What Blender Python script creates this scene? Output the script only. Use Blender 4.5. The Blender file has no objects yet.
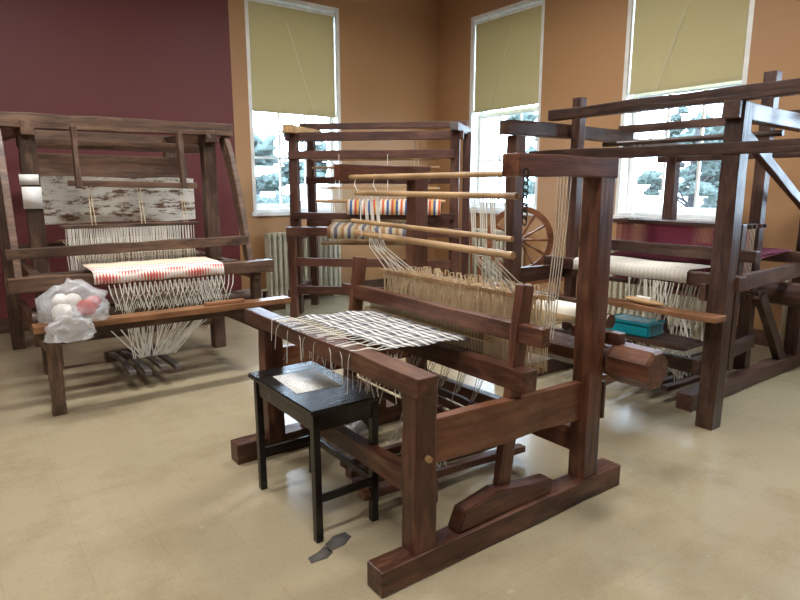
import bpy, bmesh, math, random
from mathutils import Vector, Matrix, noise
random.seed(7)
C=bpy.context.scene.collection
V=Vector
# ---------------------------------------------------------------- materials
def newmat(n):
    m=bpy.data.materials.new(n);m.use_nodes=True
    nt=m.node_tree;b=nt.nodes['Principled BSDF'];return m,nt,b
def N(nt,t,**k):
    n=nt.nodes.new(t)
    for a,v in k.items(): setattr(n,a,v)
    return n
def ramp(nt,stops):
    r=N(nt,'ShaderNodeValToRGB');e=r.color_ramp.elements
    while len(e)<len(stops): e.new(0.5)
    for i,(p,c) in enumerate(stops):
        e[i].position=p;e[i].color=(*c,1)
    return r
def wood(n,dark,light,rough=.42,vary=.35,spec=.5,worn=None):
    m,nt,b=newmat(n);L=nt.links
    tc=N(nt,'ShaderNodeTexCoord');mp=N(nt,'ShaderNodeMapping');mp.inputs['Scale'].default_value=(1.6,22,22)
    oi=N(nt,'ShaderNodeObjectInfo')
    L.new(tc.outputs['Object'],mp.inputs[0])
    ns=N(nt,'ShaderNodeTexNoise',noise_dimensions='4D');ns.inputs['Scale'].default_value=1.6;ns.inputs['Detail'].default_value=6
    ns.inputs['Distortion'].default_value=.6
    mm=N(nt,'ShaderNodeMath',operation='MULTIPLY');mm.inputs[1].default_value=50
    L.new(oi.outputs['Random'],mm.inputs[0]);L.new(mm.outputs[0],ns.inputs['W'])
    L.new(mp.outputs[0],ns.inputs['Vector'])
    r=ramp(nt,[(.28,dark),(.72,light)]);L.new(ns.outputs[0],r.inputs[0])
    n2=N(nt,'ShaderNodeTexNoise',noise_dimensions='4D');n2.inputs['Scale'].default_value=3.5;n2.inputs['Detail'].default_value=4
    L.new(tc.outputs['Object'],n2.inputs['Vector']);L.new(mm.outputs[0],n2.inputs['W'])
    ma=N(nt,'ShaderNodeMapRange');ma.inputs[1].default_value=.3;ma.inputs[2].default_value=.7;ma.inputs[3].default_value=.62;ma.inputs[4].default_value=1.35
    L.new(n2.outputs[0],ma.inputs[0])
    mr=N(nt,'ShaderNodeMapRange');mr.inputs[3].default_value=1-vary;mr.inputs[4].default_value=1+vary
    L.new(oi.outputs['Random'],mr.inputs[0])
    mu=N(nt,'ShaderNodeMath',operation='MULTIPLY');L.new(ma.outputs[0],mu.inputs[0]);L.new(mr.outputs[0],mu.inputs[1])
    vm=N(nt,'ShaderNodeVectorMath',operation='SCALE');L.new(r.outputs[0],vm.inputs[0]);L.new(mu.outputs[0],vm.inputs['Scale'])
    out=vm.outputs[0]
    if worn:
        n3=N(nt,'ShaderNodeTexNoise',noise_dimensions='4D');n3.inputs['Scale'].default_value=5;n3.inputs['Detail'].default_value=8;n3.inputs['Roughness'].default_value=.7
        mp3=N(nt,'ShaderNodeMapping');mp3.inputs['Scale'].default_value=(.6,2.5,2.5);L.new(tc.outputs['Object'],mp3.inputs[0])
        L.new(mp3.outputs[0],n3.inputs['Vector']);L.new(mm.outputs[0],n3.inputs['W'])
        r3=ramp(nt,[(.49,(0,0,0)),(.66,(.85,.85,.85))]);L.new(n3.outputs[0],r3.inputs[0])
        mx=N(nt,'ShaderNodeMix',data_type='RGBA');L.new(r3.outputs[0],mx.inputs[0]);L.new(out,mx.inputs[6]);mx.inputs[7].default_value=(*worn,1);out=mx.outputs[2]
    L.new(out,b.inputs['Base Color'])
    rr=N(nt,'ShaderNodeMapRange');rr.inputs[1].default_value=.3;rr.inputs[2].default_value=.7;rr.inputs[3].default_value=rough-.08;rr.inputs[4].default_value=rough+.12
    L.new(n2.outputs[0],rr.inputs[0]);L.new(rr.outputs[0],b.inputs['Roughness'])
    b.inputs['Specular IOR Level'].default_value=spec
    bp=N(nt,'ShaderNodeBump');bp.inputs['Strength'].default_value=.3;bp.inputs['Distance'].default_value=.01
    L.new(ns.outputs[0],bp.inputs['Height']);L.new(bp.outputs[0],b.inputs['Normal'])
    return m
def plain(n,c,rough=.6,metal=0,bump=0,bscale=60):
    m,nt,b=newmat(n);L=nt.links
    tc=N(nt,'ShaderNodeTexCoord');ns=N(nt,'ShaderNodeTexNoise');ns.inputs['Scale'].default_value=bscale if bump else 6;ns.inputs['Detail'].default_value=4
    L.new(tc.outputs['Object'],ns.inputs['Vector'])
    r=ramp(nt,[(.3,tuple(x*.86 for x in c)),(.7,tuple(min(1,x*1.08) for x in c))]);L.new(ns.outputs[0],r.inputs[0])
    L.new(r.outputs[0],b.inputs['Base Color'])
    b.inputs['Roughness'].default_value=rough;b.inputs['Metallic'].default_value=metal
    if bump:
        bp=N(nt,'ShaderNodeBump');bp.inputs['Strength'].default_value=bump;bp.inputs['Distance'].default_value=.005
        L.new(ns.outputs[0],bp.inputs['Height']);L.new(bp.outputs[0],b.inputs['Normal'])
    return m
def stripes(n,cols,axis=0,scale=20,rough=.9,cols2=None,axis2=1,scale2=20,mix=.5):
    m,nt,b=newmat(n);L=nt.links
    tc=N(nt,'ShaderNodeTexCoord');sp=N(nt,'ShaderNodeSeparateXYZ');L.new(tc.outputs['Object'],sp.inputs[0])
    def st(ax,sc,cc):
        a=N(nt,'ShaderNodeMath',operation='MULTIPLY');a.inputs[1].default_value=sc;L.new(sp.outputs[ax],a.inputs[0])
        f=N(nt,'ShaderNodeMath',operation='FRACT');L.new(a.outputs[0],f.inputs[0])
        r=ramp(nt,[(i/len(cc),c) for i,c in enumerate(cc)]);r.color_ramp.interpolation='CONSTANT';L.new(f.outputs[0],r.inputs[0]);return r
    r1=st(axis,scale,cols);out=r1.outputs[0]
    if cols2:
        r2=st(axis2,scale2,cols2);mx=N(nt,'ShaderNodeMix',data_type='RGBA');mx.inputs[0].default_value=mix
        L.new(r1.outputs[0],mx.inputs[6]);L.new(r2.outputs[0],mx.inputs[7]);out=mx.outputs[2]
    L.new(out,b.inputs['Base Color']);b.inputs['Roughness'].default_value=rough
    return m
W_F=wood('walnut_red',(.034,.012,.007),(.125,.046,.025),.36,vary=.3,worn=(.19,.085,.045))
W_FB=wood('walnut_side',(.090,.031,.015),(.21,.082,.040),.33,vary=.12,worn=(.26,.13,.075))
W_R=wood('dark_oak',(.024,.012,.009),(.085,.038,.025),.38,worn=(.12,.064,.042))
W_L=wood('old_brown_oak',(.036,.019,.012),(.12,.064,.038),.46,worn=(.18,.105,.062))
W_M=wood('mahogany_stain',(.036,.013,.009),(.10,.036,.022),.42,worn=(.13,.06,.036))
W_B=wood('bench_black',(.006,.005,.005),(.016,.013,.013),.26,vary=.1)
W_BR=wood('bench_brown',(.16,.068,.030),(.33,.16,.075),.35,vary=.2)
W_P=wood('pale_stick',(.34,.20,.09),(.58,.38,.19),.42,vary=.15)
W_G=wood('grey_weathered',(.06,.05,.05),(.15,.13,.12),.5,vary=.1)
W_W=wood('wheel_brown',(.11,.038,.017),(.24,.09,.038),.35,vary=.1)
M_thr=plain('white_thread',(.80,.78,.70),.9)
M_cream=plain('cream_heddle',(.66,.53,.35),.9)
M_tanthr=plain('tan_warp',(.58,.44,.26),.9)
M_mar=plain('maroon_thread',(.24,.035,.07),.9)
M_red=plain('red_yarn',(.45,.05,.05),.95,0,.8,90)
M_wy=plain('white_yarn',(.8,.78,.74),.95,0,.8,90)
M_steel=plain('dark_iron',(.03,.03,.03),.4,.8)
M_white=plain('white_paint',(.80,.80,.77),.4)
M_rad=plain('radiator_paint',(.56,.52,.40),.45)
M_paper=plain('paper',(.82,.82,.80),.5)
M_teal=plain('teal_plastic',(.005,.25,.32),.25)
M_clothF=stripes('striped_cloth',[(.80,.79,.76),(.045,.045,.055),(.80,.79,.76),(.13,.13,.15),(.045,.045,.055)],0,11,cols2=[(.85,.83,.78),(.06,.06,.08),(.6,.6,.6)],axis2=1,scale2=12,mix=.25)
M_clothR=stripes('cream_cloth',[(.70,.67,.60),(.78,.75,.69)],1,30)
M_clothMar=stripes('maroon_warp',[(.20,.025,.06),(.34,.12,.16),(.12,.02,.04)],1,35)
M_clothM=stripes('rainbow_cloth',[(.55,.12,.05),(.70,.62,.50),(.05,.10,.28),(.64,.58,.46),(.48,.08,.05),(.65,.38,.12),(.05,.09,.22),(.70,.64,.54)],0,4.4)
M_clothM2=stripes('muted_cloth',[(.30,.16,.07),(.45,.38,.28),(.10,.10,.14),(.40,.33,.22)],0,6)
def coverlet():
    m,nt,b=newmat('red_white_coverlet');L=nt.links
    tc=N(nt,'ShaderNodeTexCoord');mp=N(nt,'ShaderNodeMapping');mp.inputs['Rotation'].default_value=(0,0,math.radians(45));mp.inputs['Location'].default_value=(.01,.02,.5)
    mp.inputs['Scale'].default_value=(1,1,0)
    L.new(tc.outputs['Object'],mp.inputs[0]);ck=N(nt,'ShaderNodeTexChecker');ck.inputs['Scale'].default_value=62
    ck.inputs[1].default_value=(.60,.12,.10,1);ck.inputs[2].default_value=(.84,.78,.72,1);L.new(mp.outputs[0],ck.inputs[0])
    sp=N(nt,'ShaderNodeSeparateXYZ');L.new(tc.outputs['Object'],sp.inputs[0])
    a=N(nt,'ShaderNodeMath',operation='MULTIPLY');a.inputs[1].default_value=9.5;L.new(sp.outputs[1],a.inputs[0])
    f=N(nt,'ShaderNodeMath',operation='FRACT');L.new(a.outputs[0],f.inputs[0])
    g1=N(nt,'ShaderNodeMath',operation='GREATER_THAN');g1.inputs[1].default_value=.55;L.new(f.outputs[0],g1.inputs[0])
    m0=N(nt,'ShaderNodeMix',data_type='RGBA');L.new(g1.outputs[0],m0.inputs[0]);L.new(ck.outputs[0],m0.inputs[6]);m0.inputs[7].default_value=(.84,.78,.72,1)
    gt=N(nt,'ShaderNodeMath',operation='GREATER_THAN');gt.inputs[1].default_value=.05;L.new(sp.outputs[1],gt.inputs[0])
    mx=N(nt,'ShaderNodeMix',data_type='RGBA');L.new(gt.outputs[0],mx.inputs[0]);L.new(m0.outputs[2],mx.inputs[6]);mx.inputs[7].default_value=(.80,.66,.50,1)
    L.new(mx.outputs[2],b.inputs['Base Color']);b.inputs['Roughness'].default_value=.9
    return m
M_cov=coverlet()
def peel(n,th):
    m,nt,b=newmat(n);L=nt.links
    tc=N(nt,'ShaderNodeTexCoord');mp=N(nt,'ShaderNodeMapping');mp.inputs['Scale'].default_value=(1.4,5,5);L.new(tc.outputs['Object'],mp.inputs[0])
    ns=N(nt,'ShaderNodeTexNoise');ns.inputs['Scale'].default_value=3.5;ns.inputs['Detail'].default_value=9;ns.inputs['Roughness'].default_value=.75
    L.new(mp.outputs[0],ns.inputs['Vector'])
    r=ramp(nt,[(.0,(.13,.06,.035)),(th-.02,(.19,.10,.06)),(th,(.62,.60,.52)),(th+.07,(.80,.78,.72)),(1,(.86,.84,.78))]);L.new(ns.outputs[0],r.inputs[0])
    L.new(r.outputs[0],b.inputs['Base Color']);b.inputs['Roughness'].default_value=.7
    return m
M_peel=peel('peeling_paint',.465)
def bagmat(alpha,n):
    m,nt,b=newmat(n);L=nt.links
    b.inputs['Base Color'].default_value=(.85,.87,.9,1);b.inputs['Roughness'].default_value=.15
    tr=N(nt,'ShaderNodeBsdfTransparent');mx=N(nt,'ShaderNodeMixShader');mx.inputs[0].default_value=alpha
    L.new(tr.outputs[0],mx.inputs[1]);L.new(b.outputs[0],mx.inputs[2]);L.new(mx.outputs[0],nt.nodes['Material Output'].inputs[0])
    return m
M_bag=bagmat(.28,'clear_plastic')
M_glass=bagmat(.03,'window_glass')
def wallmat(n,c):
    m,nt,b=newmat(n);L=nt.links
    tc=N(nt,'ShaderNodeTexCoord');ns=N(nt,'ShaderNodeTexNoise');ns.inputs['Scale'].default_value=.8;ns.inputs['Detail'].default_value=3
    L.new(tc.outputs['Object'],ns.inputs['Vector'])
    r=ramp(nt,[(.3,tuple(x*.95 for x in c)),(.7,tuple(x*1.04 for x in c))]);L.new(ns.outputs[0],r.inputs[0]);L.new(r.outputs[0],b.inputs['Base Color'])
    n2=N(nt,'ShaderNodeTexNoise');n2.inputs['Scale'].default_value=120;bp=N(nt,'ShaderNodeBump');bp.inputs['Strength'].default_value=.08;bp.inputs['Distance'].default_value=.003
    L.new(tc.outputs['Object'],n2.inputs['Vector']);L.new(n2.outputs[0],bp.inputs['Height']);L.new(bp.outputs[0],b.inputs['Normal'])
    b.inputs['Roughness'].default_value=.55
    return m
M_maroon=wallmat('maroon_wall',(.120,.020,.020))
M_tan=wallmat('tan_wall',(.40,.218,.096))
M_ceil=wallmat('ceiling_white',(.70,.68,.63))
def floormat():
    m,nt,b=newmat('vinyl_tile');L=nt.links
    tc=N(nt,'ShaderNodeTexCoord')
    br=N(nt,'ShaderNodeTexBrick');br.offset=0;br.inputs['Scale'].default_value=1
    br.inputs['Brick Width'].default_value=.305;br.inputs['Row Height'].default_value=.305;br.inputs['Mortar Size'].default_value=.0009
    br.inputs['Color1'].default_value=(.365,.308,.200,1);br.inputs['Color2'].default_value=(.375,.317,.207,1);br.inputs['Mortar'].default_value=(.30,.25,.16,1)
    L.new(tc.outputs['Object'],br.inputs[0])
    ns=N(nt,'ShaderNodeTexNoise');ns.inputs['Scale'].default_value=1.4;ns.inputs['Detail'].default_value=9;ns.inputs['Roughness'].default_value=.7
    L.new(tc.outputs['Object'],ns.inputs['Vector'])
    r=ramp(nt,[(.3,(.78,.75,.70)),(.52,(1,1,1)),(.75,(1.0,.99,.97))]);L.new(ns.outputs[0],r.inputs[0])
    mx=N(nt,'ShaderNodeMix',data_type='RGBA',blend_type='MULTIPLY');mx.inputs[0].default_value=1
    L.new(br.outputs[0],mx.inputs[6]);L.new(r.outputs[0],mx.inputs[7])
    n5=N(nt,'ShaderNodeTexNoise');n5.inputs['Scale'].default_value=70;n5.inputs['Detail'].default_value=6;L.new(tc.outputs['Object'],n5.inputs['Vector'])
    r5=ramp(nt,[(.34,(.93,.92,.90)),(.5,(1,1,1)),(.68,(1.0,1.0,.99))]);L.new(n5.outputs[0],r5.inputs[0])
    m5=N(nt,'ShaderNodeMix',data_type='RGBA',blend_type='MULTIPLY');m5.inputs[0].default_value=1;L.new(mx.outputs[2],m5.inputs[6]);L.new(r5.outputs[0],m5.inputs[7])
    n3=N(nt,'ShaderNodeTexNoise');n3.inputs['Scale'].default_value=7;n3.inputs['Detail'].default_value=9;n3.inputs['Roughness'].default_value=.65;L.new(tc.outputs['Object'],n3.inputs['Vector'])
    r3=ramp(nt,[(.66,(0,0,0)),(.70,(.7,.7,.7))]);L.new(n3.outputs[0],r3.inputs[0])
    m2=N(nt,'ShaderNodeMix',data_type='RGBA');L.new(r3.outputs[0],m2.inputs[0]);L.new(m5.outputs[2],m2.inputs[6]);m2.inputs[7].default_value=(.47,.42,.31,1)
    mp=N(nt,'ShaderNodeMapping');mp.inputs['Scale'].default_value=(.7,9,1);mp.inputs['Rotation'].default_value=(0,0,.7);L.new(tc.outputs['Object'],mp.inputs[0])
    n6=N(nt,'ShaderNodeTexNoise');n6.inputs['Scale'].default_value=3;n6.inputs['Detail'].default_value=7;n6.inputs['Roughness'].default_value=.65;L.new(mp.outputs[0],n6.inputs['Vector'])
    r6=ramp(nt,[(.68,(0,0,0)),(.73,(.45,.45,.45))]);L.new(n6.outputs[0],r6.inputs[0])
    m6=N(nt,'ShaderNodeMix',data_type='RGBA');L.new(r6.outputs[0],m6.inputs[0]);L.new(m2.outputs[2],m6.inputs[6]);m6.inputs[7].default_value=(.25,.20,.13,1)
    L.new(m6.outputs[2],b.inputs['Base Color'])
    mr=N(nt,'ShaderNodeMapRange');mr.inputs[3].default_value=.10;mr.inputs[4].default_value=.34;L.new(ns.outputs[0],mr.inputs[0]);L.new(mr.outputs[0],b.inputs['Roughness'])
    b.inputs['Specular IOR Level'].default_value=.6
    n4=N(nt,'ShaderNodeTexNoise');n4.inputs['Scale'].default_value=4;L.new(tc.outputs['Object'],n4.inputs['Vector'])
    bp=N(nt,'ShaderNodeBump');bp.inputs['Strength'].default_value=.15;bp.inputs['Distance'].default_value=.01;L.new(n4.outputs[0],bp.inputs['Height']);L.new(bp.outputs[0],b.inputs['Normal'])
    return m
M_floor=floormat()
def shademat():
    m,nt,b=newmat('roller_shade_fabric');L=nt.links
    b.inputs['Base Color'].default_value=(.52,.47,.27,1);b.inputs['Roughness'].default_value=.8
    t=N(nt,'ShaderNodeBsdfTranslucent');t.inputs[0].default_value=(.62,.50,.27,1)
    mx=N(nt,'ShaderNodeMixShader');mx.inputs[0].default_value=.17
    L.new(b.outputs[0],mx.inputs[1]);L.new(t.outputs[0],mx.inputs[2]);L.new(mx.outputs[0],nt.nodes['Material Output'].inputs[0])
    return m
M_shade=shademat()
def emis(n,c,s):
    m,nt,b=newmat(n);b.inputs['Emission Color'].default_value=(*c,1);b.inputs['Emission Strength'].default_value=s;b.inputs['Base Color'].default_value=(*c,1);return m
# ---------------------------------------------------------------- geometry helpers
def mkobj(name,bm,mat,parent=None,smooth=False):
    me=bpy.data.meshes.new(name);bm.normal_update();bm.to_mesh(me);bm.free()
    if mat: me.materials.append(mat)
    if smooth:
        for p in me.polygons:p.use_smooth=True
    o=bpy.data.objects.new(name,me);C.objects.link(o)
    if parent: o.parent=parent
    return o
class G:
    """group: empty at loc rotated rz; world=True => points are world coordinates"""
    def __init__(s,name,loc,rz=0,world=True):
        s.e=bpy.data.objects.new(name,None);C.objects.link(s.e);s.e.location=loc;s.e.rotation_euler=(0,0,rz);s.e.empty_display_size=.1
        s.off=V(loc) if world else V((0,0,0))
    def p(s,a): return V(a)-s.off
    def beam(s,name,a,b,w,h,mat,jit=.004,seg=5,bev=.006,taper=1,bow=0,bowv=(0,0,1)):
        a=s.p(a);b=s.p(b);d=b-a;ln=d.length;x=d.normalized()
        up=V((0,0,1)) if abs(x.z)<.9 else V((1,0,0))
        y=up.cross(x).normalized();z=x.cross(y)
        bm=bmesh.new();rings=[]
        bv=V(bowv)
        for i in range(seg+1):
            t=i/seg;k=1+(taper-1)*t
            j=[random.uniform(-jit,jit) for _ in range(4)]
            hw=w/2*k+j[0];hh=h/2*k+j[1]
            o=V((0,bv.dot(y),bv.dot(z)))*bow*4*t*(1-t)
            rings.append([bm.verts.new(V((ln*t-ln/2,sy*hw+j[2]*.5,sz*hh+j[3]*.5))+o) for sy,sz in((-1,-1),(1,-1),(1,1),(-1,1))])
        for i in range(seg):
            for k in range(4): bm.faces.new((rings[i][k],rings[i][(k+1)%4],rings[i+1][(k+1)%4],rings[i+1][k]))
        bm.faces.new(rings[0][::-1]);bm.faces.new(rings[-1])
        bmesh.ops.recalc_face_normals(bm,faces=bm.faces)
        if bev:
            es=[e for e in bm.edges if len(e.link_faces)==2 and e.calc_face_angle(0)>.9]
            bmesh.ops.bevel(bm,geom=es,offset=bev,segments=2,affect='EDGES',profile=.6)
        ob=mkobj(name,bm,mat,s.e)
        ob.matrix_local=Matrix.Translation((a+b)/2)@Matrix((x,y,z)).transposed().to_4x4()
        return ob
    def rod(s,name,a,b,r,mat,n=12,r2=None,prof=None):
        a=s.p(a);b=s.p(b);d=b-a;ln=d.length;x=d.normalized()
        up=V((0,0,1)) if abs(x.z)<.9 else V((1,0,0))
        y=up.cross(x).normalized();z=x.cross(y)
        prof=prof or [(0,r),(1,r2 if r2 else r)]
        bm=bmesh.new();rings=[]
        for t,rr in prof:
            rings.append([bm.verts.new((ln*t-ln/2,rr*math.cos(6.2832*(k+.5)/n),rr*math.sin(6.2832*(k+.5)/n))) for k in range(n)])
        for i in range(len(rings)-1):
            for k in range(n): bm.faces.new((rings[i][k],rings[i+1][k],rings[i+1][(k+1)%n],rings[i][(k+1)%n]))
        bm.faces.new(rings[0]);bm.faces.new(rings[-1][::-1])
        bmesh.ops.recalc_face_normals(bm,faces=bm.faces)
        ob=mkobj(name,bm,mat,s.e,smooth=(n>8))
        if n>8:
            for p in ob.data.polygons:
                if len(p.vertices)>4:p.use_smooth=False
            try: ob.data.set_sharp_from_angle(angle=.7)
            except Exception: pass
        ob.matrix_local=Matrix.Translation((a+b)/2)@Matrix((x,y,z)).transposed().to_4x4()
        return ob
    def threads(s,name,segs,r,mat):
        bm=bmesh.new()
        for pts in segs:
            pts=[s.p(q) for q in pts];prev=None
            for i,q in enumerate(pts):
                d=(pts[min(i+1,len(pts)-1)]-pts[max(i-1,0)]).normalized()
                up=V((0,0,1)) if abs(d.z)<.9 else V((1,0,0))
                y=up.cross(d).normalized();z=d.cross(y)
                ring=[bm.verts.new(q+(y*math.cos(k*2.0944)+z*math.sin(k*2.0944))*r) for k in range(3)]
                if prev:
                    for k in range(3): bm.faces.new((prev[k],prev[(k+1)%3],ring[(k+1)%3],ring[k]))
                prev=ring
        return mkobj(name,bm,mat,s.e)
    def sheet(s,name,rows,mat,th=.003,smooth=True,org=None):
        bm=bmesh.new();org=s.p(org) if org else V((0,0,0))
        g=[[bm.verts.new(s.p(q)-org) for q in r] for r in rows]
        for i in range(len(g)-1):
            for k in range(len(g[0])-1): bm.faces.new((g[i][k],g[i][k+1],g[i+1][k+1],g[i+1][k]))
        o=mkobj(name,bm,mat,s.e,smooth);o.location=org
        m=o.modifiers.new('t','SOLIDIFY');m.thickness=th
        return o
    def poly(s,name,pts,vec,mat,bev=.005):
        bm=bmesh.new();o=sum((s.p(q) for q in pts),V())/len(pts)
        vs=[bm.verts.new(s.p(q)-o) for q in pts];f=bm.faces.new(vs)
        r=bmesh.ops.extrude_face_region(bm,geom=[f])
        for v in r['geom']:
            if isinstance(v,bmesh.types.BMVert): v.co+=V(vec)
        bmesh.ops.recalc_face_normals(bm,faces=bm.faces)
        if bev: bmesh.ops.bevel(bm,geom=[e for e in bm.edges if e.calc_face_angle(0)>.6],offset=bev,segments=2,affect='EDGES')
        ob=mkobj(name,bm,mat,s.e);ob.location=o;return ob
def boxes(name,lst,mat,parent=None,bev=0):
    bm=bmesh.new()
    for (x0,y0,z0,x1,y1,z1) in lst:
        vs=[bm.verts.new((x,y,z)) for x in(x0,x1) for y in(y0,y1) for z in(z0,z1)]
        for f in((0,1,3,2),(4,6,7,5),(0,4,5,1),(2,3,7,6),(0,2,6,4),(1,5,7,3)): bm.faces.new([vs[i] for i in f])
    bmesh.ops.recalc_face_normals(bm,faces=bm.faces)
    if bev: bmesh.ops.bevel(bm,geom=bm.edges[:],offset=bev,segments=1,affect='EDGES')
    return mkobj(name,bm,mat,parent)
def blob(name,loc,sc,mat,parent,amp=.2,freq=3,sub=4,seed=0):
    bm=bmesh.new();bmesh.ops.create_icosphere(bm,subdivisions=sub,radius=1)
    for v in bm.verts:
        n=noise.noise(v.co*freq+V((seed,seed*2,0)));n2=noise.noise(v.co*freq*2.7+V((seed,0,seed)))
        v.co*=1+amp*n+amp*.6*abs(n2)
        v.co=V((v.co.x*sc[0],v.co.y*sc[1],v.co.z*sc[2]))
        if v.co.z<-sc[2]*.75: v.co.z=-sc[2]*.75
    o=mkobj(name,bm,mat,parent,True);o.location=loc;return o
# ---------------------------------------------------------------- room
YA=7.9;XB=6.6;ZC=4.55;X0=-4;Y0=-4;T=.35
boxes('floor',[(X0,Y0,-.2,XB,YA,0)],M_floor)
boxes('ceiling',[(X0-T,Y0-T,ZC,XB+T,YA+T,ZC+.2)],M_ceil)
ZS,ZT=1.27,4.12
boxes('wall_left',[(X0-T,YA,0,3.12,YA+T,ZC)],M_maroon)
wx0,wx1=3.34,4.76
boxes('wall_back',[(3.12,YA,0,wx0,YA+T,ZC),(wx1,YA,0,XB+T,YA+T,ZC),(wx0,YA,0,wx1,YA+T,ZS),(wx0,YA,ZT,wx1,YA+T,ZC)],M_tan)
W2=(5.70,7.12);W3=(3.03,4.45);W4=(.35,1.77)
ys=[Y0-T,W4[0],W4[1],W3[0],W3[1],W2[0],W2[1],YA]
lst=[]
for i in range(0,len(ys)-1,2): lst.append((XB,ys[i],0,XB+T,ys[i+1],ZC))
for w in(W2,W3,W4): lst+= [(XB,w[0],0,XB+T,w[1],ZS),(XB,w[0],ZT,XB+T,w[1],ZC)]
boxes('wall_right',lst,M_tan)
boxes('wall_near',[(X0-T,Y0-T,0,XB,Y0,ZC)],M_tan)
boxes('wall_side',[(X0-T,Y0,0,X0,YA,ZC)],M_maroon)
boxes('baseboard_left',[(X0,YA-.02,0,XB,YA,.16)],W_L)
boxes('baseboard_right',[(XB-.02,Y0,0,XB,YA-.02,.16)],W_L)
def window(n,kind,a,b,shade_z):
    e=bpy.data.objects.new('window_%d'%n,None);C.objects.link(e)
    if kind=='A': f=lambda u0,d0,z0,u1,d1,z1:(u0,YA+d0,z0,u1,YA+d1,z1)
    else: f=lambda u0,d0,z0,u1,d1,z1:(XB+d0,u0,z0,XB+d1,u1,z1)
    L=[f(a,.0,ZS,a+.05,T,ZT),f(b-.05,0,ZS,b,T,ZT),f(a+.05,0,ZT-.05,b-.05,T,ZT),f(a+.05,.02,ZS,b-.05,T,ZS+.04)]
    boxes('jamb',L,M_white,e)
    boxes('sill',[f(a-.03,-.05,ZS-.05,b+.03,.02,ZS)],M_white,e)
    a2,b2=a+.05,b-.05;zm=(ZS+ZT)/2
    S=[]
    for (z0,z1,d) in((ZS+.04,zm+.03,.16),(zm-.03,ZT-.05,.21)):
        S+=[f(a2,d,z0,a2+.05,d+.04,z1),f(b2-.05,d,z0,b2,d+.04,z1),f(a2+.05,d,z0,b2-.05,d+.04,z0+.07),f(a2+.05,d,z1-.05,b2-.05,d+.04,z1)]
        for k in(1,2):
            u=a2+.05+(b2-a2-.1)*k/3;S.append(f(u-.014,d+.005,z0+.07,u+.014,d+.035,z1-.05))
        zz=(z0+z1)/2;S.append(f(a2+.05,d+.007,zz-.014,b2-.05,d+.033,zz+.014))
    boxes('sash',S,M_white,e)
    boxes('glass_pane',[f(a2,.185,ZS+.04,b2,.188,ZT-.05)],M_glass,e)
    s0,s1=a2+.01,b2-.01
    boxes('roller_shade',[f(s0,.05,shade_z,s1,.053,ZT-.10)],M_shade,e)
    boxes('shade_slat',[f(s0,.042,shade_z,s1,.062,shade_z+.035)],M_shade,e)
    g=G.__new__(G);g.e=e;g.off=V((0,0,0))
    def P(u,d,z): return (u,YA+d,z) if kind=='A' else (XB+d,u,z)
    g.rod('shade_roller',P(s0,.07,ZT-.09),P(s1,.07,ZT-.09),.03,M_white)
    m=(s0+s1)/2
    g.threads('shade_cord',[[P(m-.1,.035,ZT-.3),P(m+.05,.035,(ZT+shade_z)/2),P(m+.30,.035,shade_z+.03)]],.003,M_white)
window(1,'A',wx0,wx1,2.62)
window(2,'B',*W2,2.74)
window(3,'B',*W3,2.69)
window(4,'B',*W4,2.69)
# outside: lawn and trees seen through the panes
lawn=plain('lawn',(.05,.06,.045),.9);boxes('lawn_outside',[(-40,YA+T+.3,-1.2,60,80,-1.0),(XB+T+.3,-40,-1.2,60,YA+T+.3,-1.0)],lawn)
leaf=plain('tree_leaves',(.060,.085,.075),.9,0,.6,20)
bark=plain('tree_bark',(.04,.038,.04),.9)
for i,(x,y,h,r) in enumerate([(20,5.5,4.4,2.0),(24,11.5,4.6,2.4),(15,24,4.0,2.3),(17,9.0,3.4,1.4),(17,22,3.4,1.7),(8.5,21,3.8,2.2),(16,7.0,3.6,1.3),(22,17.5,4.6,2.4)]):
    g=G('garden_tree',(x,y,-1),world=False)
    g.rod('trunk',(0,0,0),(0,0,h+1),.16,bark,r2=.06)
    rnd=random.Random(i)
    for k in range(40):
        an=rnd.random()*6.28;rr=rnd.random()**.5*r;hh=h*.5+rnd.random()*h*.75
        if k<12: g.rod('branch_%d'%k,(0,0,hh*.75),(math.cos(an)*rr,math.sin(an)*rr,hh),.045,bark,n=5,r2=.015)
        q=.07+.11*rnd.random()
        blob('leaf_cluster_%d'%k,(math.cos(an)*rr,math.sin(an)*rr,hh),(r*q,r*q,r*q*.8),leaf,g.e,1.2,2.8,3,k)
# radiators
def radiator(ax,a,b,c,z1):
    g=G('radiator',((a+b)/2,c,0) if ax=='x' else (c,(a+b)/2,0),0 if ax=='x' else math.pi/2,world=False)
    L=b-a;n=int(L/.075)
    for i in range(n):
        u=-L/2+(i+.5)*L/n
        for d in(-.05,.05): g.rod('column_%d'%i,(u,d,.10),(u,d,z1-.03),.024,M_rad,n=10)
        g.beam('section_%d'%i,(u,-.08,z1-.04),(u,.08,z1-.04),.05,.06,M_rad,0,1,.015)
        g.beam('foot_%d'%i,(u,-.08,.11),(u,.08,.11),.05,.06,M_rad,0,1,.015)
    for u in(-L/2+.05,L/2-.05): g.beam('leg',(u,0,0),(u,0,.09),.05,.12,M_rad,0,1,.005)
    g.rod('pipe',(-L/2-.09,0,0),(-L/2-.09,0,.2),.018,M_rad);g.rod('pipe_elbow',(-L/2-.09,0,.2),(-L/2,0,.2),.018,M_rad)
radiator('x',3.42,4.6,YA-.16,1.0)
radiator('y',3.15,4.35,XB-.16,1.0)
radiator('y',5.8,6.95,XB-.16,1.0)
radiator('y',1.0,2.4,XB-.16,1.0)
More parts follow.
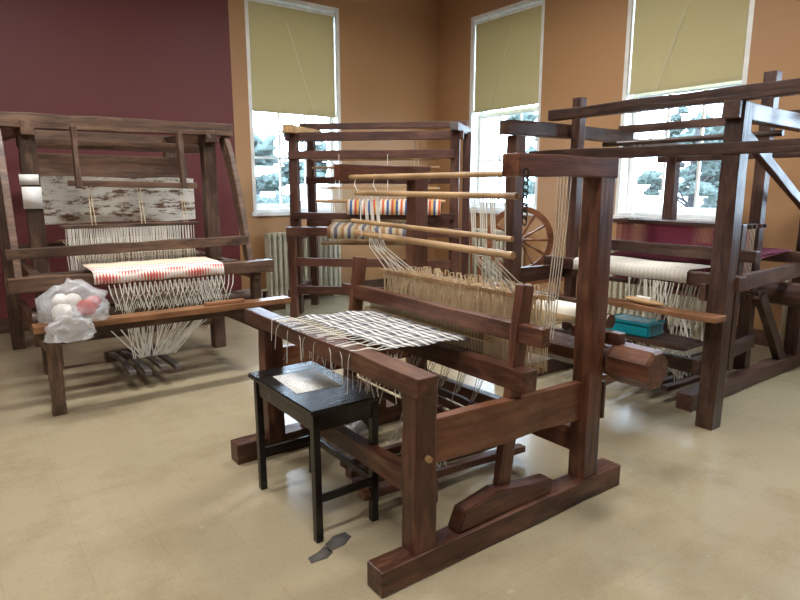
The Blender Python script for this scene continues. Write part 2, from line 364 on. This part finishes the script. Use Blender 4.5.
# ================================================================ FRONT LOOM
g=G('weaving_loom',(2.0,2.5,0))
yn,yf=1.80,3.22
g.beam('foot_near',(1.20,yn-.005,.06),(2.78,yn-.005,.06),.115,.115,W_F,.005)
g.beam('foot_far',(1.19,3.26,.06),(2.80,3.26,.06),.12,.12,W_F,.005)
for y in(yn,yf):
    g.beam('front_post',(1.43,y,.11),(1.43,y,.81),.095,.112,W_F)
    g.beam('tall_post',(2.53,y,.11),(2.525,y,1.66),.10,.115,W_F)
    g.beam('top_arm',(1.91,y,1.695),(2.60,y,1.695),.10,.09,W_F,taper=1.08)
    g.beam('side_rail',(1.45,y+.01,.57),(2.64,y+.01,.53),.05,.195,W_FB)
    g.poly('rocker_block',[(1.62,y-.04,.12),(2.24,y-.04,.12),(2.24,y-.04,.19),(2.10,y-.04,.205),(1.86,y-.04,.245),(1.66,y-.04,.21)],(0,.08,0),W_F)
    s=1 if y==yn else -1
    g.beam('beater_sword',(1.94,y+s*.02,.20),(2.05,y+s*.02,1.17),.045,.08,W_F)
    g.rod('tenon_peg',(1.43,y-.07,.53),(1.43,y+.09,.53),.014,W_P,n=8)
    g.rod('wedge',(2.66,y,.40),(2.66,y,.60),.018,W_F,n=6)
    g.beam('beam_bracket',(2.50,y+s*.06,.58),(2.86,y+s*.06,.58),.05,.06,W_F)
g.beam('breast_beam',(1.375,1.68,.858),(1.375,3.34,.858),.10,.082,W_F,.004,8)
g.beam('low_stretcher_front',(1.5,yn,.33),(1.5,yf,.33),.06,.10,W_F)
g.beam('low_stretcher_back',(2.52,yn,.30),(2.52,yf,.30),.06,.12,W_F)
g.beam('beater_cap',(2.02,1.66,.955),(2.02,3.32,.955),.06,.08,W_F)
g.beam('beater_race',(2.00,1.72,.745),(2.00,3.30,.745),.09,.095,W_F)
g.threads('reed',[[(2.02,2.05+i*.0105,.79),(2.02,2.05+i*.0105,.93)] for i in range(95)],.0018,M_steel)
rows=[]
for t in range(13):
    x=1.52+(2.00-1.52)*t/12
    rows.append([(x,2.12+.88*k/12,.885-.02*t/12+.005*math.sin(k*2.1+t)) for k in range(13)])
g.sheet('woven_cloth',rows,M_clothF)
sg=[]
for i in range(20):
    y=2.14+i*.044;j=random.uniform(-.02,.02)
    sg.append([(1.53,y,.888),(1.47,y+j,.886),(1.43,y+j,.902),(1.34+random.uniform(-.03,.03),y+j*2,.902)])
for i in range(9):
    y=2.15+i*.10;j=random.uniform(-.04,.04)
    sg.append([(1.36,y,.902),(1.33,y+.01,.903),(1.318,y+j,.86),(1.312,y+j*1.3,.80-random.random()*.1)])
g.threads('apron_cords',sg,.0022,M_thr)
sg=[]
for i in range(50):
    y=2.05+random.random()*.98;x=1.45+random.random()*.08
    sg.append([(x,y,.87),(x+.01,y,.8),(x+random.uniform(-.04,.04),y+random.uniform(-.05,.05),.76-random.random()*.13)])
g.threads('thread_fringe',sg,.0021,M_thr)
sg=[]
for i in range(150):
    y=2.02+i*.0070
    sg.append([(2.0,y,.87),(2.18+.05*(i%4),y,.91 if i%2 else .85),(2.70,y,.90),(2.76,y,.91)])
g.threads('warp_threads',sg,.0020,M_tanthr)
for s_ in range(5):
    x=2.14+s_*.065;zt=1.09-.010*s_;zb=.66
    g.beam('shaft_top_%d'%s_,(x,1.93,zt),(x,3.12,zt),.012,.022,W_P,.001,3,.003)
    g.beam('shaft_bottom_%d'%s_,(x,1.98,zb),(x,3.08,zb),.012,.03,W_P,.001,3,.003)
    g.threads('heddles_%d'%s_,[[(x+random.uniform(-.012,.012),1.96+i*.0092,zt+.012),(x+random.uniform(-.02,.02),1.96+i*.0092+random.uniform(-.008,.008),.98),(x+random.uniform(-.01,.01),1.96+i*.0092,.88),(x,1.96+i*.0092,zb)] for i in range(122)],.0027,M_cream)
sg=[]
for i in range(120):
    y=1.95+random.random()*1.14;x=2.12+random.random()*.30
    sg.append([(x-.015,y,1.05),(x-.01,y+.004,1.105),(x+.02,y+.008,1.10),(x+.03,y+.01,1.04)])
g.threads('heddle_loops',sg,.0035,M_cream)
RR=[((1.97,1.80,1.66),(1.97,3.22,1.665),.014),((1.99,1.83,1.565),(1.99,3.14,1.57),.015),((2.0,1.86,1.375),(2.0,3.2,1.40),.013),((2.01,1.86,1.30),(2.03,3.22,1.325),.018)]
for i,(a,b_,r) in enumerate(RR): g.rod('harness_stick_%d'%i,a,b_,r,W_P)
sg=[]
for y in(1.98,2.05,2.11,2.92,2.98,3.04):
    for k in range(3):
        x=2.0;sg.append([(x,y+k*.012,1.56),(x+.012,y+k*.012,1.4),(x+.02+.03*k,y+k*.02,1.25),(2.14+.065*k,y+random.uniform(-.03,.03),1.09)])
for y in(1.9,2.02,2.9,3.1): sg.append([(1.97,y,1.68),(1.96,y+.01,1.62),(1.99,y,1.56)]);sg.append([(1.99,y,1.56),(2.0,y,1.31)])
for k in range(5): sg.append([(2.30+k*.025,1.86,1.74),(2.31+k*.02,1.87,1.4),(2.28+k*.02,1.9,.85)])
g.threads('harness_cords',sg,.0035,M_thr)
sg=[]
for k in range(8):
    z=1.66-k*.028;c=(1.93,1.73,z);sg.append([(c[0]+(.014*math.cos(a) if k%2 else 0),c[1]+(0 if k%2 else .014*math.cos(a)),c[2]+.02*math.sin(a)) for a in [j*.785 for j in range(9)]])
g.threads('iron_chain',sg,.004,M_steel)
g.rod('warp_beam',(2.68,1.60,.72),(2.68,3.40,.72),.078,W_F,n=8)
g.rod('warp_beam_head',(2.68,1.51,.725),(2.68,1.75,.725),.105,W_F,n=8,prof=[(0,.09),(.06,.103),(.9,.103),(1,.09)])
g.rod('back_beam',(2.76,1.84,.90),(2.76,3.3,.90),.04,W_F,n=10)
g.rod('wound_warp',(2.76,1.98,.905),(2.76,3.02,.905),.058,M_thr,n=20)
g.beam('back_cap_beam',(2.66,1.70,.845),(2.66,2.0,.845),.06,.06,W_F)
for k in range(4):
    y=2.28+k*.14
    g.beam('treadle_%d'%k,(1.45+.05*k,y,.13-.015*k),(2.60,y,.07),.055,.04,W_F)
    g.beam('lamm_%d'%k,(1.85+.1*k,1.9,.44),(1.85+.1*k,3.05,.46),.03,.035,W_F)
sg=[]
for k in range(22):
    y=2.2+.035*k;sg.append([(2.15+.07*(k%4),y,.66),(2.1+.05*(k%4),y+.02,.45),(1.9+.05*(k%3),2.28+.14*(k%4),.12)])
g.threads('tie_up_cords',sg,.003,M_thr)
# ---------------- black loom bench
b=G('loom_bench',(1.38,2.6,0))
b.poly('seat_board',[(1.18,2.25,.60),(1.57,2.25,.60),(1.57,2.97,.60),(1.18,2.97,.60)],(0,0,.026),W_B,.006)
for x in(1.215,1.535):
    for y in(2.29,2.92):
        dx=-.02 if x<1.4 else -.035;dy=-.045 if y<2.5 else -.06
        b.beam('leg',(x+dx,y+dy,0),(x,y,.60),.036,.036,W_B,0,1,.004)
b.beam('apron_front',(1.215,2.285,.555),(1.215,2.92,.555),.02,.08,W_B,0,1,.003)
b.beam('apron_back',(1.54,2.285,.555),(1.54,2.92,.555),.02,.08,W_B,0,1,.003)
b.beam('stretcher_back',(1.515,2.265,.20),(1.515,2.88,.20),.02,.035,W_B,0,1,.003)
for y in(2.285,2.92):
    b.beam('apron_side',(1.215,y,.555),(1.54,y,.555),.02,.08,W_B,0,1,.003)
    b.beam('stretcher_side',(1.20,y-.03,.20),(1.515,y-.03,.20),.02,.035,W_B,0,1,.003)
pp=G('paper_sheet',(1.37,2.66,.6275),math.radians(-4),world=False)
def papermat():
    m,nt,bb=newmat('printed_paper');L=nt.links
    tc=N(nt,'ShaderNodeTexCoord');mp=N(nt,'ShaderNodeMapping');mp.inputs['Scale'].default_value=(60,25,1);L.new(tc.outputs['Object'],mp.inputs[0])
    ns=N(nt,'ShaderNodeTexNoise');ns.inputs['Scale'].default_value=2;ns.inputs['Detail'].default_value=5;L.new(mp.outputs[0],ns.inputs['Vector'])
    r=ramp(nt,[(.34,(.40,.42,.42)),(.48,(.82,.84,.82))]);L.new(ns.outputs[0],r.inputs[0]);L.new(r.outputs[0],bb.inputs['Base Color']);bb.inputs['Roughness'].default_value=.5
    return m
pp.sheet('sheet',[[(-.12,-.16,0),(.12,-.16,0)],[(-.12,.16,0),(.12,.16,0)]],papermat(),.001)
tp=G('floor_tape',(1.215,2.17,.001),.3,world=False)
M_tape=plain('grey_tape',(.09,.08,.07),.75)
tp.sheet('strip_a',[[(-.14,-.015,0),(-.07,-.045,0),(-.02,-.035,0)],[(-.12,.025,0),(-.06,.02,0),(-.01,.03,0)]],M_tape,.001)
tp.sheet('strip_b',[[(-.03,-.02,0),(.05,-.04,0),(.12,-.02,0)],[(.0,.035,0),(.07,.05,0),(.13,.03,0)]],M_tape,.0012)
bg=G('plastic_bag',(1.82,3.06,.0),world=False)
blob('bag',(0,0,.09),(.13,.10,.11),M_bag,bg.e,.5,2.5,4,3);blob('contents',(0,0,.07),(.09,.07,.055),M_wy,bg.e,.3,2,3,5)
# ================================================================ LEFT LOOM
g=G('weaving_loom',(1.3,5.6,0))
xl,xr=.50,2.12
for x in(xl,xr):
    xm=.56 if x==xl else 2.06
    g.beam('mid_post',(xm,5.92,0),(xm,5.92,2.10),.12,.12,W_L)
    g.beam('rear_post',(x-.10,7.05,0),(x-.10,7.05,2.12),.11,.11,W_L)
    g.beam('side_top_rail',(xm,5.78,2.08),(x-.10,7.2,2.10),.10,.11,W_L)
    g.beam('side_low_rail',(x,4.76,.42),(x-.04,7.05,.42),.06,.14,W_L)
    g.beam('side_mid_rail',(x,4.98,.86),(x-.04,7.05,.88),.07,.11,W_L)
    g.beam('front_leg',(x-.03,4.76,0),(x-.03,4.76,.61),.085,.09,W_L)
    g.beam('breast_post',(x,5.05,.42),(x,5.05,.90),.07,.08,W_L)
for x in(.33,2.19):
    pts=[(x,5.98,2.08),(x,5.86,1.90),(x,5.70,1.60),(x,5.54,1.20),(x,5.44,.90),(x,5.34,.90),(x,5.42,1.20),(x,5.56,1.60),(x,5.70,1.92),(x,5.82,2.10)]
    g.poly('slanted_bracket',pts,(.05,0,0),W_L)
g.beam('top_beam_front',(.36,5.85,2.13),(2.27,5.85,2.15),.14,.11,W_L,.006,8)
g.beam('top_beam_rear',(.30,7.08,2.12),(2.2,7.08,2.12),.09,.09,W_L)
g.beam('upper_cross_rail',(.50,6.1,1.98),(2.1,6.1,1.98),.06,.08,W_L)
g.beam('plain_board',(.62,6.40,1.80),(2.0,6.40,1.80),.04,.22,W_L)
g.beam('painted_board',(.62,6.30,1.49),(2.02,6.30,1.49),.04,.42,M_peel,.008)
for x in(.88,1.74):
    g.beam('hanging_sword',(x,5.70,1.60),(x,5.74,2.10),.09,.04,W_L)
g.beam('hanging_bar',(.80,5.70,1.64),(1.86,5.70,1.62),.05,.05,W_L)
g.beam('beater_cap',(.29,5.42,1.10),(2.22,5.42,1.12),.07,.08,W_L,.005,8)
g.beam('beater_race',(.42,5.42,.90),(2.1,5.42,.90),.08,.08,W_L)
g.beam('breast_beam',(.26,5.0,.92),(2.26,5.0,.92),.11,.10,W_L,.006,8)
g.beam('front_bench_beam',(.36,4.73,.645),(2.28,4.73,.645),.14,.045,W_BR,.003,8)
g.beam('front_bench_apron',(.38,4.76,.59),(2.26,4.76,.59),.06,.06,W_L)
g.rod('cloth_beam',(.4,5.22,.62),(2.2,5.22,.62),.06,W_L,n=10)
g.beam('low_cross',(.45,5.9,.30),(2.1,5.9,.30),.06,.1,W_L)
g.beam('low_cross_rear',(.42,7.0,.35),(2.05,7.0,.35),.06,.1,W_L)
g.beam('back_rest_beam',(.40,7.0,1.0),(2.1,7.0,1.0),.1,.1,W_L)
g.threads('reed',[[(.80+i*.011,5.42,.94),(.80+i*.011,5.42,1.06)] for i in range(95)],.002,M_steel)
rows=[]
for (y,z) in((5.40,.99),(5.3,.985),(5.2,.985),(5.08,.985),(4.99,.98),(4.94,.97),(4.93,.93),(4.935,.885)):
    rows.append([(.80+1.0*k/14,y-(.006*math.sin(k*1.3) if z<.975 else 0),z+.003*math.sin(k*1.7)) for k in range(15)])
g.sheet('red_white_cloth',rows,M_cov,org=(1.32,5.1,.98))
for s_ in range(4):
    x0_,x1_=.72,1.84;y=5.62+.075*s_;zt=1.28;zb=.82
    g.beam('shaft_top_%d'%s_,(x0_,y,zt),(x1_,y,zt),.012,.025,W_L,.001,3,.003)
    g.beam('shaft_bottom_%d'%s_,(x0_,y,zb),(x1_,y,zb),.012,.03,W_P,.001,3,.003)
    g.threads('heddles_%d'%s_,[[(x0_+.05+i*.026,y,zt),(x0_+.05+i*.026+random.uniform(-.01,.01),y+.01,1.05),(x0_+.05+i*.026,y,zb)] for i in range(40)],.0032,M_thr)
g.threads('warp_threads',[[(.80+i*.0125,5.42,1.0),(.80+i*.0125,5.8,1.02 if i%2 else 1.07),(.80+i*.0125,6.5,1.12),(.80+i*.0125,7.0,1.06)] for i in range(80)],.002,M_cream)
sg=[]
for i in range(60):
    x=.96+i*.0145;xx=x+random.uniform(-.08,.08)
    sg.append([(x,5.22,.80),(x+.02,5.15,.66-random.random()*.05),(xx,5.25,.5),(1.15+.3*(i/60)+random.uniform(-.05,.05),5.35,.16)])
for i in range(24):
    x=.90+i*.038;d=random.uniform(.12,.28)
    sg.append([(x,4.95,.88),(x+.01,4.94,.80),(x+.05,4.95,.88-d),(x+.10,4.94,.80),(x+.11,4.95,.88)])
g.threads('tie_up_cords',sg,.005,M_thr)
sg=[]
for x in(.95,1.72,1.35):
    for k in range(2): sg.append([(x+.03*k,5.78,1.64),(x+.02*k,5.72,1.5),(x+.03*k,5.68,1.28)])
g.threads('harness_cords',sg,.003,M_cream)
for k in range(4):
    x=1.02+.1*k
    g.beam('treadle_%d'%k,(x+.02*k,4.95,.15-.02*(k%2)),(x+.03,5.95,.08),.05,.035,W_G,bow=.03)
g.beam('treadle_block',(1.0,5.98,.05),(1.6,5.98,.05),.08,.09,W_L)
g.sheet('paper_label',[[(.48,5.848,1.43),(.62,5.848,1.43)],[(.48,5.845,1.61),(.62,5.845,1.61)]],M_paper,.002)
g.sheet('paper_label_small',[[(.47,5.846,1.625),(.61,5.846,1.625)],[(.47,5.845,1.71),(.61,5.845,1.71)]],M_paper,.002)
g.beam('shuttle',(1.55,4.72,.682),(1.88,4.73,.682),.05,.03,W_BR,0,4,.01)
bg=G('yarn_bag',(.62,4.70,.668),world=False)
blob('bag',(0,0,.115),(.20,.15,.15),M_bag,bg.e,.45,2.4,4,1)
blob('bag_fold',(-.04,-.13,-.03),(.13,.05,.10),M_bag,bg.e,.5,2.2,4,6)
for i,(x,y,z,r,m) in enumerate([(-.08,-.03,.085,.065,M_wy),(.07,-.05,.10,.062,M_red),(.0,.03,.14,.06,M_wy),(.12,-.03,.13,.05,M_red),(-.08,0,.16,.05,M_wy)]):
    blob('yarn_ball_%d'%i,(x,y,z),(r,r,r),m,bg.e,.12,4,3,i)
# ================================================================ RIGHT LOOM
g=G('weaving_loom',(4.6,2.6,0))
g.beam('near_front_post',(3.99,1.86,0),(3.99,1.86,2.12),.115,.115,W_R)
g.beam('near_tall_post',(5.2,2.2,.1),(5.2,2.2,2.48),.09,.09,W_R)
g.beam('near_foot',(4.15,2.12,.065),(6.15,2.12,.065),.12,.12,W_R)
g.beam('far_front_post',(3.60,3.34,0),(3.60,3.34,2.0),.10,.11,W_R)
g.beam('far_tall_post',(4.20,3.22,.1),(4.20,3.22,2.32),.08,.08,W_R)
g.beam('far_rear_post',(5.9,3.34,0),(5.9,3.34,2.0),.10,.10,W_R)
g.beam('near_rear_post',(6.0,2.12,.1),(6.0,2.12,2.0),.11,.11,W_R)
g.beam('far_foot',(3.5,3.34,.065),(6.15,3.34,.065),.12,.13,W_R)
g.beam('near_top_rail',(3.88,1.86,2.07),(6.2,1.98,2.06),.10,.11,W_R,taper=.95)
g.beam('far_top_rail',(3.46,3.34,2.06),(5.1,3.34,2.06),.10,.11,W_R)
g.beam('far_top_rail_b',(5.1,3.36,2.0),(6.05,3.36,2.0),.08,.09,W_R)
g.beam('top_cross_front',(3.93,1.45,2.165),(3.93,3.28,2.165),.09,.08,W_R)
g.beam('upper_cross_rail',(3.95,1.40,1.84),(3.95,3.50,1.86),.06,.08,W_R)
g.beam('top_cross_mid',(5.2,1.7,2.14),(5.2,3.5,2.14),.08,.07,W_R)
g.beam('rear_cross',(5.9,1.95,1.9),(5.9,3.5,1.9),.08,.09,W_R)
g.beam('diagonal_brace',(4.35,2.0,1.98),(5.9,2.05,1.35),.05,.07,W_R)
g.beam('diagonal_brace_low',(5.2,2.12,.75),(5.75,2.12,.12),.06,.10,W_R)
g.beam('near_side_rail',(3.95,1.96,.92),(6.0,2.08,.92),.05,.12,W_R)
g.beam('near_low_rail',(3.95,1.96,.40),(5.2,2.14,.36),.05,.10,W_R)
g.beam('far_side_rail',(3.62,3.32,.90),(5.9,3.32,.90),.06,.12,W_R)
g.beam('bench_board',(3.86,1.78,.775),(3.86,2.80,.775),.14,.035,W_BR)
g.beam('bench_bracket',(3.88,2.75,.72),(3.88,3.4,.72),.08,.05,W_R)
g.beam('breast_beam',(4.10,1.78,.985),(4.10,3.40,.985),.10,.085,W_R)
g.beam('beater_cap',(4.45,1.85,1.13),(4.45,3.35,1.13),.06,.085,W_R)
g.beam('beater_race',(4.45,1.95,.93),(4.45,3.3,.93),.08,.07,W_R)
g.beam('beater_sword',(4.45,1.98,.30),(4.45,1.98,1.35),.05,.07,W_R)
g.beam('back_beam',(5.75,1.98,1.02),(5.75,3.36,1.02),.10,.10,W_R)
g.rod('warp_beam',(5.6,1.9,.72),(5.6,3.4,.72),.10,W_R,n=10)
g.rod('wound_warp',(5.6,2.3,.72),(5.6,3.2,.72),.14,M_clothMar,n=20)
rows=[[(x,2.12+.95*k/10,z+.004*math.sin(k)) for k in range(11)] for x,z in((4.42,1.04),(4.3,1.042),(4.18,1.042),(4.06,1.045),(4.03,1.03),(4.03,.95))]
g.sheet('cream_cloth',rows,M_clothR)
g.threads('reed',[[(4.45,2.1+i*.0105,.96),(4.45,2.1+i*.0105,1.10)] for i in range(95)],.002,M_steel)
g.threads('warp_threads',[[(4.45,2.12+i*.0085,1.04),(4.8,2.12+i*.0085,1.02 if i%2 else 1.08),(5.75,2.12+i*.0085,1.08)] for i in range(112)],.0032,M_mar)
for s_ in range(4):
    x=4.66+s_*.08;zt=1.32;zb=.80
    g.beam('shaft_top_%d'%s_,(x,2.0,zt),(x,3.2,zt),.014,.03,W_R,.001,3,.003)
    g.beam('shaft_bottom_%d'%s_,(x,2.0,zb),(x,3.2,zb),.014,.03,W_R,.001,3,.003)
    g.threads('heddles_%d'%s_,[[(x,2.08+i*.010,zt),(x,2.08+i*.010,zb)] for i in range(104)],.003,M_mar if s_<3 else M_cream)
sg=[]
for k in range(46):
    y=2.15+random.random()*.6;x=4.22+random.random()*.4
    sg.append([(x,y,.95),(x-.03,y+.03,.7),(x-.05+random.uniform(-.05,.05),y+random.uniform(-.08,.08),.45),(x+.05,2.3+.1*(k%5),.14)])
for k in range(10):
    y=2.15+random.random()*.3;d=random.uniform(.15,.35)
    sg.append([(4.0,y,.95),(3.99,y+.02,.8),(4.0,y+.05,.95-d),(3.99,y+.08,.8),(4.0,y+.10,.95)])
g.threads('tie_up_cords',sg,.004,M_thr)
sg=[]
for y in(2.2,2.25,3.0,3.05): sg.append([(4.75,y,1.98),(4.75,y,1.32)])
g.threads('harness_cords',sg,.003,M_thr)
for k in range(5): g.beam('treadle_%d'%k,(4.1,2.25+.12*k,.14-.01*k),(5.5,2.3+.1*k,.08),.05,.035,W_R)
g.rod('harness_roller',(4.75,1.9,1.98),(4.75,3.36,1.98),.022,W_R)
g.beam('low_shelf',(4.00,2.0,.53),(4.00,2.85,.53),.30,.03,W_R)
g.beam('low_cross',(4.1,1.9,.36),(4.1,3.4,.36),.06,.10,W_R)
bx=G('storage_box',(3.97,2.45,.5475),math.radians(4),world=False)
bx.poly('tub',[(-.11,-.17,0),(.11,-.17,0),(.11,.17,0),(-.11,.17,0)],(0,0,.085),M_teal,.012)
bx.poly('lid',[(-.12,-.18,.085),(.12,-.18,.085),(.12,.18,.085),(-.12,.18,.085)],(0,0,.018),M_teal,.006)
bx.poly('label',[(-.09,-.14,.1035),(.09,-.14,.1035),(.09,.14,.1035),(-.09,.14,.1035)],(0,0,.001),plain('pale_blue_label',(.30,.58,.68),.3),0)
sh=G('boat_shuttle',(3.86,2.32,.794),math.radians(82),world=False)
bm=bmesh.new();bmesh.ops.create_icosphere(bm,subdivisions=3,radius=1)
for v in bm.verts: v.co=V((v.co.x*.17,v.co.y*.04,(v.co.z*.022+.022)))
mkobj('hull',bm,W_P,sh.e,True);sh.rod('bobbin',(-.06,0,.042),(.06,0,.042),.014,M_wy)
# ================================================================ MIDDLE LOOM
g=G('weaving_loom',(3.5,6.95,0),math.radians(-45),world=False)
Wm=2.0
for x in(0,Wm):
    g.beam('tall_post',(x,0,0),(x,0,2.30),.11,.11,W_M)
    g.beam('rear_post',(x+(.05 if x==0 else .12),.58,0),(x+(.05 if x==0 else .12),.58,2.30),.10,.10,W_M)
    g.beam('side_top_rail',(x,-.25,2.30),(x+.1,.75,2.32),.10,.09,W_P if x==0 else W_G)
    g.beam('side_mid_rail',(x,-.30,1.0),(x,.7,1.0),.06,.10,W_M)
    g.beam('side_low_rail',(x,-.30,.30),(x,.7,.30),.06,.12,W_M)
    g.beam('front_post',(x+.04,-.28,0),(x+.04,-.28,1.02),.09,.09,W_M)
g.beam('top_cross',(-.1,0,2.22),(Wm+.1,0,2.22),.09,.10,W_M)
g.beam('top_cross_rear',(-.1,.6,2.4),(Wm+.12,.6,2.4),.09,.08,W_M)
g.beam('upper_cross',(-.05,-.06,2.0),(Wm,-.06,2.0),.06,.10,W_M)
g.beam('mid_cross',(0,.5,1.7),(Wm,.5,1.7),.06,.09,W_M)
g.beam('breast_beam',(-.02,-.28,1.08),(Wm+.1,-.28,1.08),.11,.10,W_M)
g.beam('beater_cap',(0,-.08,1.26),(Wm,-.08,1.26),.06,.08,W_M)
g.beam('low_cross',(0,-.25,.35),(Wm,-.25,.35),.06,.10,W_M)
g.beam('mid_low_cross',(0,-.25,.70),(Wm,-.25,.70),.06,.10,W_M)
g.beam('back_beam',(0,.5,1.15),(Wm,.5,1.15),.10,.1,W_M)
g.rod('cloth_stick',(.3,-.1,1.44),(Wm-.1,-.1,1.44),.02,W_P)
for i,z in enumerate((1.95,1.85)): g.rod('harness_stick_%d'%i,(.2,.1,z),(Wm-.2,.15,z),.016,W_P)
rows=[]
for (y,z) in((.05,1.34),(0,1.41),(-.08,1.465),(-.14,1.44),(-.16,1.36),(-.17,1.28)):
    rows.append([(.70+1.15*k/20,y+.01*math.sin(k*.9)*(1.46-z)*5,z) for k in range(21)])
g.sheet('rainbow_cloth',rows,M_clothM)
rows=[]
for (y,z) in((-.08,1.18),(-.2,1.16),(-.29,1.14),(-.345,1.12),(-.345,1.0)):
    rows.append([(.5+1.0*k/10,y,z) for k in range(11)])
g.sheet('striped_warp_cloth',rows,M_clothM2)
for s_ in range(3):
    y=.08+.1*s_;g.beam('shaft_top_%d'%s_,(.3,y,1.60),(1.8,y,1.60),.014,.03,W_P,.001,3,.003);g.beam('shaft_bottom_%d'%s_,(.3,y,.9),(1.8,y,.9),.014,.03,W_P,.001,3,.003)
    g.threads('heddles_%d'%s_,[[(.45+i*.02,y,1.6),(.45+i*.02,y,.9)] for i in range(60)],.004,M_cream)
g.threads('cords',[[(x,.1,2.2),(x,.1,1.6)] for x in(.5,.55,1.5,1.55)]+[[(x,-.1,2.0),(x,-.1,1.45)] for x in(.6,1.2)],.004,M_thr)
# ================================================================ SPINNING WHEEL
g=G('spinning_wheel',(5.34,4.85,0),math.radians(-40),world=False)
cz=1.00;r=.36
def ring(name,R_,w,h,y,mat,n=40):
    bm=bmesh.new();rs=[]
    for k in range(n):
        a=6.2832*k/n
        rs.append([bm.verts.new(((R_+dr)*math.cos(a),y+dy,cz+(R_+dr)*math.sin(a))) for dr,dy in((-h/2,-w/2),(h/2,-w/2),(h/2,w/2),(-h/2,w/2))])
    for k in range(n):
        for j in range(4): bm.faces.new((rs[k][j],rs[k][(j+1)%4],rs[(k+1)%n][(j+1)%4],rs[(k+1)%n][j]))
    bmesh.ops.recalc_face_normals(bm,faces=bm.faces);return mkobj(name,bm,mat,g.e)
ring('wheel_rim',r,.05,.065,0,W_W)
g.rod('hub',(0,-.09,cz),(0,.09,cz),.05,W_W,prof=[(0,.02),(.2,.05),(.5,.04),(.8,.05),(1,.02)])
for k in range(12):
    a=6.2832*k/12;c,s_=math.cos(a),math.sin(a)
    g.rod('spoke_%d'%k,(c*.04,0,cz+s_*.04),(c*r,0,cz+s_*r),.014,W_W,n=8,prof=[(0,.01),(.3,.018),(.5,.009),(.7,.018),(1,.01)])
g.beam('table',(-.5,0,.44),(.62,0,.56),.16,.05,W_W)
for x,y,z in((-.42,.15,.45),(-.42,-.15,.45),(.5,0,.54)): g.rod('leg',(x*.9,y*.3,z),(x*1.15,y*1.5,0),.022,W_W,n=10)
for y in(-.08,.08): g.rod('upright',(0,y,.50),(0,y,cz+.05),.022,W_W,n=10)
for y in(-.08,.08): g.rod('maiden',(-.46,y,.45),(-.46,y,.82),.018,W_W,n=10)
g.rod('flyer',(-.46,-.12,.76),(-.46,.12,.76),.03,W_W)
g.rod('distaff',(-.54,.05,.43),(-.58,.05,1.22),.014,W_W,n=8)
# ================================================================ CEILING LIGHTS
M_em=emis('lamp_diffuser',(1,.98,.95),4)
for (x,y) in((.6,1.2),(.6,4.6),(4.0,1.2),(4.0,4.6),(-2.4,2.8)):
    g=G('ceiling_lamp',(x,y,0),world=False)
    g.beam('housing',(-.65,0,4.25),(.65,0,4.25),.32,.06,M_white,0,1,.01)
    g.beam('diffuser',(-.62,0,4.20),(.62,0,4.20),.28,.04,M_em,0,1,.01)
    for dx in(-.5,.5): g.rod('stem',(dx,0,4.27),(dx,0,4.55),.01,M_white)
    l=bpy.data.lights.new('tube_light','AREA');l.shape='RECTANGLE';l.size=1.2;l.size_y=.28;l.energy=92;l.color=(1,.975,.94)
    lo=bpy.data.objects.new('tube_light',l);C.objects.link(lo);lo.parent=g.e;lo.location=(0,0,4.17)
w=bpy.data.worlds.new('sky');bpy.context.scene.world=w;w.use_nodes=True
bgn=w.node_tree.nodes['Background'];bgn.inputs[0].default_value=(.60,.79,1,1);bgn.inputs[1].default_value=19
# camera
cd=bpy.data.cameras.new('camera');cd.lens=27;cd.sensor_width=36;co=bpy.data.objects.new('camera',cd);C.objects.link(co)
co.location=(0,0,1.6);co.rotation_euler=(math.pi/2-math.atan(112/600),0,math.radians(-36.5))
bpy.context.scene.camera=co
try: bpy.context.scene.view_settings.view_transform='Standard'
except Exception: pass
